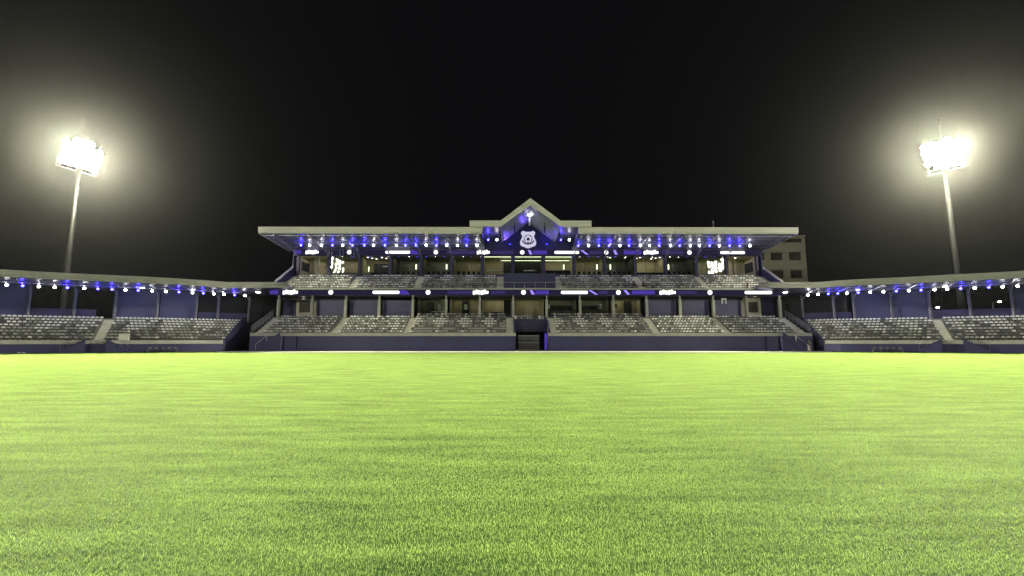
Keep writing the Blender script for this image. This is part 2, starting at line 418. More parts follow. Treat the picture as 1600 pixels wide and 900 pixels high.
# LED ribbons with their lit marks
def ribbon(v, z0, z1, half, k, marks, ends):
    rb = MB().box(-half, half, v, v + .12, z0, z1).build('led_ribbon', M['ledq'], ms)
    zc = (z0 + z1) / 2; hh = (z1 - z0) / 2
    for kind, a0, a1 in marks:
        x0, x1 = (a0 - 828.5) / k, (a1 - 828.5) / k; b = MB(); y0, y1 = v - .05, v - .003
        def rr(x0, x1, z0, z1, r):
            pts = []
            for cx_, cz_, t0 in ((x1 - r, z1 - r, 0), (x0 + r, z1 - r, 90), (x0 + r, z0 + r, 180), (x1 - r, z0 + r, 270)):
                for q in range(5): t = R(t0 + q * 22.5); pts.append((cx_ + r * math.cos(t), cz_ + r * math.sin(t)))
            b.ext(pts, 'y', y0, y1)
        if kind == 'bar': rr(x0, x1, zc - .28, zc + .28, .24); b.build('lit_bar', M['ledw'], rb)
        elif kind == 'dot':
            r = min(.42, (x1 - x0) / 2); c = (x0 + x1) / 2
            b.ext([(c + r * math.cos(R(t)), zc + r * math.sin(R(t))) for t in range(0, 360, 20)], 'y', y0, y1); b.build('lit_dot', M['ledw'], rb)
        elif kind == 'logo':
            n = 6; ww = (x1 - x0) / n
            tops = [.30, .47, .36, .38, .50, .26]; bots = [-.42, -.34, -.38, -.44, -.33, -.26]
            for q in range(n):
                x = x0 + q * ww; rr(x + .04, x + ww - .03, zc + bots[q], zc + tops[q], .13)
            b.box(x0 + .1, x1 - .1, y0 + .004, y1 - .002, zc - .12, zc + .12)
            b.build('lit_wordmark', M['ledw'], rb)
        elif kind == 'swoosh':
            b.ext([(x0, zc - hh * .9), (x1, zc - hh * .9), (x0 + (x1 - x0) * .75, zc + hh * .5), (x0 + (x1 - x0) * .4, zc + hh * .9), (x0, zc + hh * .9)], 'y', y0, y1)
            b.build('violet_patch', M['ledp'], rb)
        elif kind == 'slash':
            b.ext([(x0, zc + hh * .9), (x0 + .5, zc + hh * .9), (x1, zc - hh * .9), (x1 - .5, zc - hh * .9)], 'y', y0, y1)
            b.build('violet_slash', M['ledl'], rb)
        elif kind == 'glow':
            b.box(x0, x1, y0 + .02, y1 + .001, zc - hh * .8, zc + hh * .8); b.build('violet_patch', M['ledp'], rb)
        elif kind == 'dim':
            b.box(x0, x1, y0 + .03, y1 + .001, zc - hh * .7, zc + hh * .7); b.build('violet_patch', M['ledd'], rb)
    return rb
M['ledd'] = emit('faint_violet_led', (.05, .036, .14), .8)
ribbon(6.75, 9.84, 10.72, H + .2, 690 / 79.2, [('glow', 423, 436), ('logo', 443, 467), ('dot', 513, 523), ('bar', 583, 625), ('swoosh', 626, 641), ('dot', 665, 674), ('dim', 700, 738),
    ('logo', 739, 764), ('dim', 768, 790), ('dot', 814, 823), ('slash', 828, 836), ('glow', 837, 858), ('bar', 877, 919), ('slash', 920, 935), ('dim', 936, 950), ('dot', 963, 971), ('slash', 975, 985),
    ('glow', 988, 1024), ('logo', 1031, 1057), ('dim', 1060, 1090), ('dot', 1105, 1116), ('bar', 1165, 1208)], None)
ribbon(13.2, 18.42, 19.36, 46, 690 / 85.6, [('glow', 458, 470), ('logo', 477, 498), ('dot', 542, 550), ('bar', 603, 642), ('swoosh', 643, 656), ('dot', 678, 687), ('dim', 700, 745),
    ('logo', 747, 768), ('dim', 772, 805), ('dot', 815, 823), ('slash', 828, 835), ('glow', 836, 858), ('bar', 870, 909), ('slash', 911, 924), ('dim', 925, 945), ('dot', 948, 956), ('slash', 963, 970),
    ('glow', 980, 1008), ('logo', 1011, 1035), ('dim', 1040, 1075), ('dot', 1079, 1089), ('bar', 1133, 1172)], None)

# upper facade: columns, sills, suites
b = MB().box(-46, 46, 13.35, 13.6, 13.9, 14.5).box(-46, 46, 13.4, 13.9, 18.20, 19.42); b.build('facade_beam', M['walld'], ms)
b = MB().box(-46, -8.3, 13.7, 14.0, 19.4, 19.9).box(8.3, 46, 13.7, 14.0, 19.4, 19.9)
for s in (-1, 1):
    b.ext([(13.4, 9.7), (13.4, 18.4), (18.2, 18.4), (18.2, 9.7)], 'x', s * 45.9, s * 46.1)
b.box(-46, 46, 18.2, 18.4, 0, 19.2); b.build('rear_wall', M['wall'], ms)
c2 = None
for k in range(16):
    u = -45 + 6 * k
    if c2 is None: c2 = o = MB().box(-.26, .26, -.22, .22, 14.5, 18.2).build('facade_column', M['walld'], ms)
    else: o = c2.copy(); COL.objects.link(o); o.parent = ms
    o.location = (u, 13.5, 0)
def room(u0, u1, v0, v1, z0, z1, m, lights=(), power=0, extras=(), name='room'):
    b = MB(); t = .08
    b.box(u0, u1, v1, v1 + t, z0, z1).box(u0, u0 + t, v0, v1, z0, z1).box(u1 - t, u1, v0, v1, z0, z1).box(u0 + t, u1 - t, v0, v1, z1, z1 + t).box(u0 + t, u1 - t, v0, v1, z0 - t, z0)
    r = b.build(name, m, ms)
    for kind, *a in lights:
        if kind == 'dot':
            b = MB()
            for x, y in a[0]: b.tube((x, y, z1 - .05), (x, y, z1 - .01), .16, n=10)
            b.build('downlight', M['roomdot'], r)
        else:
            x0, x1, y, z = a; MB().box(x0, x1, y, y + .14, z - .055, z).build('strip_light', M['strip'] if kind == 'strip' else M['room'], r)
    for mm, nm, *bx in extras: MB().box(*bx).build(nm, M[mm], r)
    if power:
        l = bpy.data.lights.new('room_lamp', 'AREA'); l.shape = 'RECTANGLE'; l.size = u1 - u0 - 1; l.size_y = 2; l.energy = power; l.color = (1, .9, .62)
        lo = bpy.data.objects.new('room_lamp', l); COL.objects.link(lo); lo.parent = r; lo.location = ((u0 + u1) / 2, (v0 + v1) / 2, z1 - .12)
    return r
def window(u0, u1, v, z0, z1, n=3, sill=True):
    f = MB(); t = .06
    f.box(u0, u1, v, v + .1, z0, z0 + t).box(u0, u1, v, v + .1, z1 - t, z1)
    for k in range(n + 1):
        x = u0 + (u1 - u0 - t) * k / n; f.box(x, x + t * (.6 if 0 < k < n else 1), v + .002, v + .098, z0 + t, z1 - t)
    wd = f.build('window', M['frame'], ms)
    MB().box(u0 + .02, u1 - .02, v + .04, v + .052, z0 + t, z1 - t).build('pane', M['glass'], wd)
    return wd
Z0, Z1 = 14.5, 18.15
D = lambda i: (-45 + 6 * i + .27, -45 + 6 * i + 5.73)
UP = {
    0: dict(m='beige', power=19, glass=False, extras=[('frame', 'picture_screen', -44.6, -44.5, 14.1, 17.2, 15.5, 17.2), ('edge', 'door_frame', -42.3, -42.1, 14.6, 14.8, 14.5, 18.1), ('edge', 'door_frame', -41.6, -41.4, 14.6, 14.8, 14.5, 18.1), ('grey', 'shelf', -41.2, -39.6, 16.8, 17.3, 16.6, 16.8), ('grey', 'shelf', -41.2, -39.6, 16.8, 17.3, 17.2, 17.35), ('ddoor', 'door', -39.9, -39.45, 17.0, 17.4, 14.5, 16.6)]),
    1: dict(m='beige', power=54, extras=[('grey', 'table', -38, -34, 15.5, 16.4, 15.1, 15.2)]),
    2: dict(m='beige', power=36, lights=[('dot', [(-31.8, 14.5), (-31.2, 15.4), (-30.6, 16.2), (-29.0, 14.6), (-28.4, 15.5)])], extras=[('ddoor', 'wall_screen', -31.3, -27.4, 17.1, 17.4, 14.5, 17.3), ('strip', 'lit_upright', -32.1, -31.95, 16.0, 16.1, 15.5, 16.5), ('white', 'notice', -29.5, -28.5, 16.98, 17.08, 16.6, 16.8), ('black', 'sofa', -31.2, -27.4, 14.6, 15.5, 14.4, 15.1)]),
    3: dict(m='grey', power=36), 4: dict(m='grey', power=36), 5: dict(m='beige', power=27),
    6: dict(m='beige', power=40, lights=[('strip', -8.6, -3.4, 13.75, 18.12), ('strip', -5.4, -3.4, 15.5, 17.7)], extras=[('ddoor', 'door', -4.9, -3.3, 16.9, 17.3, 14.5, 17.5), ('white', 'table_top', -8.3, -5.4, 14.4, 15.0, 15.4, 15.6)]),
    7: dict(m='grey', power=10, lights=[('strip', -2.6, 2.6, 13.75, 18.12), ('strip', -2.6, 2.6, 15.5, 17.7)], extras=[('ddoor', 'wall_screen', -2.6, 2.5, 17, 17.3, 14.5, 17.3), ('white', 'table_top', -.9, 1.8, 14.4, 15.0, 15.4, 15.6)]),
    8: dict(m='beige', power=40, lights=[('strip', 3.4, 8.6, 13.75, 18.12), ('strip', 3.4, 8.4, 15.5, 17.7)], extras=[('black', 'bar_counter', 3.5, 8.4, 15.0, 15.7, 14.5, 15.6)]),
    9: dict(m='beige', power=27), 10: dict(m='grey', power=22, lights=[('dot', [(19.3, 14.6), (16.4, 14.6)])]),
    11: dict(m='beige', power=82, lights=[('dot', [(21.8, 15.2), (22.3, 14.4), (25.0, 15.9), (25.6, 15.0), (26.2, 14.4)])], extras=[('black', 'low_wall', 21.3, 26.7, 13.8, 14.0, 14.45, 15.0)]),
    12: dict(m='grey', power=22), 13: dict(m='beige', power=36),
    14: dict(m='beige', power=18, glass=False, lights=[('dot', [(41.5, 14.8)])], extras=[('frame', 'picture_screen', 44.4, 44.5, 14.1, 17.0, 15.3, 17.2), ('edge', 'door_frame', 42.3, 42.5, 17.1, 17.4, 14.5, 18.1)]),
}
for i in range(15):
    u0, u1 = D(i); sp = UP[i]
    room(u0, u1, 13.72, 17.5, Z0 - .02, Z1 - .02, M[sp['m']], sp.get('lights', ()), sp['power'], sp.get('extras', ()))
    if sp.get('glass', True): window(u0, u1, 13.45, Z0 + .01, Z1, 3)
for i in (3, 4, 5, 8, 9, 10, 12):   # furnishings seen dimly through the glass
    u0, u1 = D(i); b = MB()
    for k in range(5): x = u0 + .7 + k * 1.0; b.box(x, x + .5, 14.6, 15.1, 14.5, 14.95).box(x, x + .5, 15.05, 15.12, 14.95, 15.4)
    b.build('suite_chairs', M['black'], ms)
for u in (-22.5, -16.4, 7.1, 13.8, 16.5, 28.2):   # small upright emissive bars behind the glass
    MB().box(u, u + .22, 15.5, 15.6, 15.9, 16.9).build('lit_upright', M['strip'], ms)

# lower concourse: shutters and suites
for i in (1, 2, 3, 11, 12, 13):
    u0, u1 = D(i); MB().box(u0, u1, 8.4, 8.5, 5.8, 9.0).build('shutter_panel', M['panel'], ms)
for x0, x1 in ((-H, -21), (21, H)): MB().box(x0, x1, 9.9, 10.1, 5.8, 9.6).build('concourse_wall', M['walld'], ms)
b = MB().box(-H, -27.2, 8.3, 8.52, 9.0, 9.6).box(21, 39, 8.3, 8.52, 9.0, 9.6); b.build('shutter_box', M['dark'], ms)
LOW = {
    4: dict(m='grey', power=36, extras=[('ddoor', 'door', -19.4, -18.1, 11.9, 12.3, 5.9, 9.0), ('white', 'notice_board', -17.0, -16.5, 10.2, 10.3, 7.3, 8.4), ('beige', 'curtain', -16.5, -15.4, 10.4, 10.5, 5.9, 9.3), ('white', 'table_top', -18.3, -15.6, 10.2, 10.8, 7.0, 7.12)]),
    5: dict(m='beige', power=36, extras=[('ddoor', 'door', -12.7, -11.4, 11.9, 12.3, 5.9, 9.3), ('white', 'notice_board', -12.1, -11.5, 10.2, 10.3, 7.4, 8.4)]),
    6: dict(m='beige', power=55, extras=[('ddoor', 'door', -4.7, -3.4, 10.2, 10.6, 5.9, 9.2), ('grey', 'desk', -8.5, -5.0, 10.4, 11.0, 5.9, 7.0)]),
    7: dict(m='beige', power=40), 
    8: dict(m='grey', power=36, extras=[('ddoor', 'wall_screen', 3.9, 8.2, 11.4, 11.8, 7.4, 8.3), ('white', 'notice_board', 3.3, 3.9, 10.2, 10.3, 7.6, 8.4), ('grey', 'desk', 3.9, 8.2, 10.8, 11.3, 5.9, 7.3)]),
    9: dict(m='grey', power=36, extras=[('ddoor', 'wall_screen', 9.6, 13.8, 11.4, 11.8, 7.4, 8.3), ('white', 'notice_board', 12.9, 13.5, 10.2, 10.3, 7.5, 8.5)]),
    10: dict(m='beige', power=51, extras=[('ddoor', 'door', 18.2, 19.6, 11.8, 12.3, 5.9, 9.2), ('ddoor', 'picture', 16.2, 16.9, 12.2, 12.3, 7.9, 8.7)]),
}
for i, sp in LOW.items():
    u0, u1 = D(i)
    room(u0, u1, 9.8, 12.6, 5.85, 9.55, M[sp['m']], (), sp['power'], sp.get('extras', ()))
    window(u0, u1, 9.5, 6.3, 9.5, 3)
MB().box(-21, 21, 9.45, 9.62, 5.8, 6.28).build('window_sill_wall', M['walld'], ms)
for s in (-1, 1):   # end lobbies with a framed dark window
    u0, u1 = sorted((s * 39.3, s * 43.0))
    b = MB().box(u0, u1, 9.6, 9.75, 5.9, 9.55); r = b.build('lobby_wall', M['beige'], ms)
    f = MB().box(s * 41.3 - 1.25, s * 41.3 + 1.25, 9.5, 9.6, 6.7, 9.0).build('window', M['edge'], ms); MB().box(s * 41.3 - 1.05, s * 41.3 + 1.05, 9.42, 9.5, 6.9, 8.8).build('pane', M['glassd'], f)
    l = bpy.data.lights.new('lobby_lamp', 'POINT'); l.energy = 20; l.color = (1, .9, .65); l.shadow_soft_size = .15
    lo = bpy.data.objects.new('lobby_lamp', l); COL.objects.link(lo); lo.parent = ms; lo.location = (s * 41.2, 8.2, 9.3)
MB().box(-21, 21, 12.75, 12.9, 5.8, 9.6).build('concourse_wall', M['walld'], ms)
b = MB().box(35.1, 35.35, 8.2, 8.28, 8.35, 9.1).box(35.75, 36.0, 8.2, 8.28, 8.35, 9.1).box(35.1, 36.0, 8.2, 8.28, 9.1, 9.4)
b.build('wall_sign', M['white'], ms)

# roof
def zr(v): return 20.26 - (v - 3.5) * .0867
b = MB()
for x0, x1 in ((-47.3, -8.5), (8.5, 46.8)):
    b.ext([(3.7, zr(3.7)), (14.6, zr(14.6)), (14.6, zr(14.6) + .25), (3.7, zr(3.7) + .6)], 'x', x0 + .01, x1 - .01)
b.build('roof', M['deck'], ms)
b = MB()
for x0, x1 in ((-47.4, -8.4), (8.4, 46.9)):
    b.box(x0, x1, 3.45, 3.68, 20.24, 20.50); b.box(x0 - .05, x1 + .05, 3.38, 3.68, 20.52, 21.36); b.box(x0 - .05, x1 + .05, 3.34, 3.40, 21.2, 21.38)
for s in (-1, 1):
    b.ext([(3.7, zr(3.7) - .04), (14.7, zr(14.7) - .04), (14.7, zr(14.7) + .3), (3.7, zr(3.7) + 1.1)], 'x', *((-47.44, -47.3) if s < 0 else (46.8, 46.94)))
b.build('roof_fascia', M['fascia'], ms)
# gable
G = [(-10.6, 22.42), (-5.2, 22.42), (0, 26.45), (5.2, 22.42), (10.6, 22.42)]
def band(t0, t1, v0, v1, m, name, par=ms, pts=G):
    b = MB(); top = [(x, z - t0) for x, z in pts]
    def low(t):
        return [(x, z - t * (1.18 if k == len(pts) // 2 else 1.0)) for k, (x, z) in enumerate(pts)]
    lo = low(t1); hi = low(t0)
    for k in range(len(pts) - 1):
        b.ext([hi[k], hi[k + 1], lo[k + 1], lo[k]], 'y', v0, v1)
    return b.build(name, m, par)
band(0, .42, 2.85, 3.1, M['fascia'], 'gable_fascia'); band(.45, 1.05, 2.95, 3.15, M['fascia'], 'gable_fascia')
G2 = [(-10.5, 21.6), (-5.2, 21.6), (0, 25.6), (5.2, 21.6), (10.5, 21.6)]
band(0, .2, 3.2, 14.2, M['deck'], 'gable_roof', pts=G2)
b = MB().ext([(-8.4, 19.4), (8.4, 19.4), (8.4, 21.4), (5.2, 21.4), (0, 25.35), (-5.2, 21.4), (-8.4, 21.4)], 'y', 13.6, 13.8)
b.build('gable_wall', M['wall'], ms)
b = MB()
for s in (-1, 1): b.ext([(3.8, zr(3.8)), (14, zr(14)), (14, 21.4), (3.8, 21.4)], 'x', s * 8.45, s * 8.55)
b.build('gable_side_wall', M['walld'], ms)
b = MB()
for v in [3.9 + k * 1.15 for k in range(8)]:
    for s in (-1, 1):
        b.tube((s * 5.2, v, 21.25), (0, v, 25.2), .08, n=5); b.tube((s * 5.2, v, 20.7), (0, v, 24.6), .06, n=5)
        for q in range(9): b.tube((s * 5.2 * (1 - q / 8), v, 20.7 + 3.9 * q / 8), (s * 5.2 * (1 - min(8, q + .5) / 8), v, 21.25 + 3.95 * min(8, q + .5) / 8), .035, n=4)
for s in (-1, 1):
    for k in range(6):
        t = .1 + k * .16; b.tube((s * 5.2 * (1 - t), 4, 21.25 + 3.9 * t), (s * 5.2 * (1 - t), 13.5, 21.25 + 3.9 * t), .05, n=5)
b.build('gable_rafters', M['truss'], ms)
b = MB().box(-.12, .12, 6.9, 7.1, 22.6, 25.1)
b.build('king_post', M['steel'], ms)
b = MB()
for s in (-1, 1): b.box(s * 2.75 - .13, s * 2.75 + .13, 6.9, 7.1, 21.3, 23.4)
for s in (-1, 1): b.box(s * 5.3 - .2, s * 5.3 + .2, 5.9, 6.2, 19.7, 21.5)
b.build('gable_post', M['walld'], ms)
# trusses at column lines + purlins
tr0 = None
for k in range(16):
    u = -45 + 6 * k
    if abs(u) < 8: continue
    if tr0 is None:
        b = MB(); top = [(v, zr(v) - .10) for v in (3.9, 5.5, 7.1, 8.7, 10.3, 11.9, 13.4)]; bot = [(v, z - .25 - (v - 3.9) * .055) for v, z in top]
        for q in range(6):
            b.tube((0, *top[q]), (0, *top[q + 1]), .06, n=6); b.tube((0, *bot[q]), (0, *bot[q + 1]), .06, n=6); b.tube((0, *bot[q]), (0, *top[q + 1]), .035, n=5); b.tube((0, *top[q]), (0, *bot[q]), .035, n=5)
        b.tube((-.0, 13.3, 18.0), (0, 9.5, 19.3), .07, n=6)
        tr0 = o = b.build('roof_truss', M['truss'], ms)
    else: o = tr0.copy(); COL.objects.link(o); o.parent = ms
    o.location = (u, 0, 0)
for v in (4.4, 6.0, 7.6, 9.4, 11.0, 12.6):
    b = MB()
    for x0, x1 in ((-47, -8.7), (8.7, 46.6)):
        b.tube((x0, v, zr(v) - .13), (x1, v, zr(v) - .13), .05, n=5)
    b.build('purlin', M['truss'], ms)
b = MB()
for x0, x1 in ((-46, -8.7), (8.7, 46), ): b.tube((x0, 8.3, zr(8.3) - .28), (x1, 8.3, zr(8.3) - .28), .05, n=6)
for x in range(-46, 47, 2):
    if abs(x) > 8.7: b.tube((x, 8.3, zr(8.3) - .28), (x + .9, 7.6, zr(7.6) - .05), .025, n=4)
b.build('lighting_bar', M['truss'], ms)
b = MB()
for x in (-38.9, -38.4, -36.8, -36.2, -34.6, -34.1): b.tube((x, 13.1, 17.9), (x, 13.1, 19.7), .05, n=5)
b.build('hanger_rods', M['steel'], ms)
# crest
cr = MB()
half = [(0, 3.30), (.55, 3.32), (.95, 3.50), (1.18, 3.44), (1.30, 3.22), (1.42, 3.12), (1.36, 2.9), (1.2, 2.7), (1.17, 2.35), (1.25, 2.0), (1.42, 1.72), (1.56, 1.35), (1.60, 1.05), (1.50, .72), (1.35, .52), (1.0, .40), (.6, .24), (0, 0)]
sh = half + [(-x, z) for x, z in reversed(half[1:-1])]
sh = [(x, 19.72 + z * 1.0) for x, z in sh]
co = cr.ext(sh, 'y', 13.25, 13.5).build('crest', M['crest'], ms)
ring = lambda c, r, n=28: [(c[0] + r * math.cos(2 * math.pi * k / n), c[1] + r * math.sin(2 * math.pi * k / n)) for k in range(n)]
C0 = (0, 19.72 + 1.86)
MB().ext(ring(C0, .86), 'y', 13.22, 13.246).build('ball_outline', M['black'], co)
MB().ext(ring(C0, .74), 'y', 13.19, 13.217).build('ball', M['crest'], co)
b = MB().ext([(C0[0] + .36 * math.cos(R(90 + 72 * k)), C0[1] - .05 + .36 * math.sin(R(90 + 72 * k))) for k in range(5)], 'y', 13.16, 13.187)
for k in range(5):
    a_ = R(90 + 72 * k + 36) if False else R(90 + 72 * k)
    a0 = a_ + R(36)
    pts_ = [(C0[0] + r_ * math.cos(a0 + da), C0[1] + r_ * math.sin(a0 + da)) for r_, da in ((.74, -.26), (.74, .26), (.56, 0))]
    b.ext(pts_, 'y', 13.16, 13.187)
b.build('ball_patches', M['black'], co)
sm = [(1.12 * math.cos(R(t)), .98 * math.sin(R(t))) for t in range(200, 341, 10)] + [(1.34 * math.cos(R(t)), 1.22 * math.sin(R(t))) for t in range(340, 199, -10)]
MB().ext([(x, C0[1] + .08 + z) for x, z in sm], 'y', 13.2, 13.246).build('scroll', M['black'], co)

# ------------------------------------------------------------------ wing stands
WV, WZ, WT, WRS, WN = .5, 1.55, .87, .44, 8
def sweep(P, prof, s0, s1, ds=1.0, dz=None):
    b = MB(); n = max(1, int(math.ceil((s1 - s0) / ds))); m = len(prof)
    for i in range(n + 1):
        s = s0 + (s1 - s0) * i / n; q = 0 if dz is None else dz(s)
        b.v += [tuple(P.at(s, d, z + q)) for d, z in prof]
    for i in range(n):
        for k in range(m): b.f.append((i * m + k, i * m + (k + 1) % m, (i + 1) * m + (k + 1) % m, (i + 1) * m + k)); b.m.append(0)
    b.f += [tuple(range(m))[::-1], tuple(n * m + k for k in range(m))]; b.m += [0, 0]
    return b
def wing(P, label, panels, opens, cols, aisles, gap):
    wg = empty('wing_stand', P.at(0)); inv = Vector(wg.location)
    def add(b, name, m): 
        b.v = [tuple(Vector(p) - inv) for p in b.v]; return b.build(name, m, wg)
    E_ = 32
    add(sweep(P, [(0, 0), (.3, 0), (.3, 1.2), (0, 1.2)], 0, E_), 'front_wall', M['wall'])
    add(sweep(P, [(-.05, 1.2), (.5, 1.2), (.5, 1.74), (-.05, 1.74)], 0, E_), 'terrace_edge', M['edge'])
    prof = [(WV, 0)]; d, z = WV, WZ
    for i in range(WN): prof += [(d, z), (d + WT, z)]; d += WT; z += WRS
    prof += [(d, z), (d + 2.2, z), (d + 2.2, 0)]
    add(sweep(P, prof, .05, E_), 'terrace', M['conc'])
    ep = [(0, 0), (0, 1.9), (.4, 1.9), (d, z + .75), (d + 2.2, z + .75), (d + 2.2, 0)]
    add(sweep(P, ep, -.2, .03), 'end_wall', M['walld'])
    for a0, a1 in aisles:
        b = MB()
        for i in range(WN):
            q = sweep(P, [(WV + i * WT + WT * .5, WZ + i * WRS + .003), (WV + (i + 1) * WT, WZ + i * WRS + .003), (WV + (i + 1) * WT, WZ + (i + .5) * WRS), (WV + i * WT + WT * .5, WZ + (i + .5) * WRS)], a0, a1)
            b.add(q.v, q.f)
            q = sweep(P, [(WV + i * WT - .004, WZ + i * WRS - (WRS if i else 0) + .02), (WV + (i + 1) * WT - .01, WZ + i * WRS - .02), (WV + (i + 1) * WT - .01, WZ + i * WRS + .004), (WV + i * WT - .004, WZ + i * WRS + .004)], a0, a1)
            b.add(q.v, q.f)
        add(b, 'aisle_steps', M['step'])
    for a0, a1 in aisles:
        for sg in (-1, 1):
            c_ = (a0 + a1) / 2; n = 9; b = MB()
            for k in range(n):
                q0 = c_ + sg * (1.2 + k * .3); q1 = q0 + sg * .3; h_ = 1.75 - k * .19
                q = sweep(P, [(-.75, 0), (-.06, 0), (-.06, h_), (-.75, h_)], min(q0, q1), max(q0, q1)); b.add(q.v, q.f)
            add(b, 'field_stairs', M['wall'])
            b = MB()
            for k in range(4):
                q0 = c_ + sg * (1.2 + k * .85); b.tube(P.at(q0, -.72, 1.75 - (k * .85) * .63), P.at(q0, -.72, 2.65 - (k * .85) * .63), .02, n=5)
            b.tube(P.at(c_ + sg * 1.2, -.72, 2.65), P.at(c_ + sg * 3.8, -.72, 1.0), .025, n=5)
            add(b, 'stair_handrail', M['colp'])
    for a0, a1 in panels: add(sweep(P, [(9.0, 4.6), (9.12, 4.6), (9.12, 9.9), (9.0, 9.9)], a0, a1), 'wall_panel', M['panel'])
    for a0, a1 in opens: add(sweep(P, [(8.9, 4.6), (9.1, 4.6), (9.1, 6.55), (8.9, 6.55)], a0, a1), 'parapet', M['wall'])
    for c in cols:
        p = P.at(c, 8.4); b = MB().box(-.14, .14, -.14, .14, 4.9, 9.7); b.v = [(x + p.x, y + p.y, z_) for x, y, z_ in b.v]
        add(b, 'column', M['colp'])
        b = MB().tube(P.at(c, 8.4, 8.9), P.at(c, 5.4, 9.95), .06, n=6); add(b, 'roof_strut', M['steel'])
    for k in range(12):
        z_ = 5.0 + k * .42
        add(sweep(P, [(10.3, z_), (10.34, z_), (10.46, z_ + .36), (10.42, z_ + .36)], -7, 6.2, 1.5), 'louvre', M['dark'])
    add(sweep(P, [(10.5, 0), (10.6, 0), (10.6, 9.9), (10.5, 9.9)], -7, 6.2, 1.5), 'screen_wall', M['dark'])
    rise = lambda s: max(0, -s) * .09
    add(sweep(P, [(.2, 10.15), (10.5, 9.95), (10.5, 10.2), (.2, 10.6)], -9, E_, dz=rise), 'roof', M['deck'])
    add(sweep(P, [(0, 10.12), (.19, 10.12), (.19, 10.42), (0, 10.42)], -9, E_, dz=rise), 'roof_fascia', M['fasciaw'])
    add(sweep(P, [(-.06, 10.44), (.19, 10.44), (.19, 11.08), (-.06, 11.08)], -9, E_, dz=rise), 'roof_fascia', M['fasciaw'])
    for d_ in (1.5, 3.0, 5.6, 7.2):
        b = MB(); n = 44; z_ = 10.12 - d_ * .0194 - .06
        for i in range(n): b.tube(P.at(E_ * i / n, d_, z_), P.at(E_ * (i + 1) / n, d_, z_), .05, n=5)
        add(b, 'purlin', M['truss'])
    b = MB(); z_ = 9.80
    for i in range(44): b.tube(P.at(E_ * i / 44, 4.2, z_), P.at(E_ * (i + 1) / 44, 4.2, z_), .045, n=5)
    add(b, 'lighting_bar', M['truss'])
    b = MB()
    for i in range(17):
        s = i * 2; b.tube(P.at(s, .3, 10.0), P.at(s, 9.5, 9.7), .05, n=5); b.tube(P.at(s, 2.0, 9.99), P.at(s, 4.2, 9.75), .03, n=4)
    add(b, 'roof_rafters', M['truss'])
    tag(wg, label, 'side stand')
    return wg
wing(PL, 'low roofed stand curving away on the left of the main grandstand',
     [(10.5, 14.75), (6.25, 10.2), (23.2, 32)], [(16.7, 22.9), (0.0, 5.9)], [23.0, 18.8, 14.8, 10.35, 6.05, 3.5, -.45], [(14.6, 15.6)], None)
wing(PR, 'low roofed stand curving away on the right of the main grandstand',
     [(6.6, 10.5), (10.8, 14.45), (22.3, 32)], [(0.4, 6.3), (14.65, 22.1)], [.4, 4.2, 6.5, 10.6, 14.5, 18.35, 22.2], [(14.35, 15.25)], None)

# ------------------------------------------------------------------ floodlight masts
def floodlight_mast(loc, aim, label, group, tilt=0, seed=0, n=(5, 5), zc=34.5, lm='flood', dx=.97, dz=1.0, jit=.12, drop=()):
    rnd = random.Random(seed)
    t = empty('floodlight_mast', loc, 0); tag(t, label, 'floodlight mast', group)
    yaw = math.atan2(aim[1] - loc[1], aim[0] - loc[0])
    MB().tube((0, 0, 0), (0, 0, 31.8), .52, .30, n=16).tube((0, 0, 0), (0, 0, .5), .8, n=12).build('pole', M['polem'], t, True)
    rot = Matrix.Rotation(yaw, 4, 'Z'); rt = Matrix.Rotation(R(tilt), 4, 'X'); dn = Matrix.Rotation(R(18), 4, 'Y')
    T = Matrix.Translation((0, 0, zc)) @ rot @ rt
    def X(p): return T @ Vector(p)
    nx, nz = n
    f = MB()
    for r_ in range(nz):
        z = (r_ - (nz - 1) / 2) * dz - .42; f.tube(X((0, -nx * dx / 2, z)), X((0, nx * dx / 2, z)), .07, n=6)
    for k in (-1, 0, 1): f.tube(X((-.1, k * 2.2, -nz * dz / 2 - .4)), X((-.1, k * 2.2, nz * dz / 2)), .10, n=6)
    f.tube((0, 0, 31.5), X((-.1, 0, -nz * dz / 2)), .25, .2, n=8)
    f.tube(X((-.5, -2.6, -nz * dz / 2 - .5)), X((-.5, 2.6, -nz * dz / 2 - .5)), .06, n=6)
    f.build('head_frame', M['steel'], t)
    MB().tube((0, 0, zc + 2.2), (0, 0, zc + 6.8), .035, .02, n=6).tube((0, 0, zc + 6.2), (0, 0, zc + 6.6), .12, n=8).build('lightning_rod', M['black'], t)
    house = lens = None
    for r_ in range(nz):
        for k in range(nx):
            y = (k - (nx - 1) / 2) * dx + rnd.uniform(-jit, jit); z = (r_ - (nz - 1) / 2) * dz + rnd.uniform(-jit, jit)
            if (r_, k) in drop: continue
            if house is None:
                b = MB().tube((-.28, 0, 0), (.10, 0, 0), .20, .48, n=14).tube((.10, 0, 0), (.62, 0, 0), .48, .50, n=14, caps=False).box(-.45, -.25, -.14, .14, -.14, .14)
                b.tube((-.1, -.5, 0), (-.1, -.5, -.42), .03, n=5).tube((-.1, .5, 0), (-.1, .5, -.42), .03, n=5)
                o = house = b.build('floodlight', M['steel'], t)
                e = lens = MB().tube((.10, 0, 0), (.13, 0, 0), .46, n=14).build('lens', M[lm], o)
            else:
                o = house.copy(); COL.objects.link(o); o.parent = t
                e = lens.copy(); COL.objects.link(e); e.parent = o
            o.matrix_local = T @ Matrix.Translation((.25, y, z)) @ Matrix.Rotation(R(rnd.uniform(-9, 9)), 4, 'Z') @ Matrix.Rotation(R(17 + (r_ - 2) * -3), 4, 'Y')
    return t
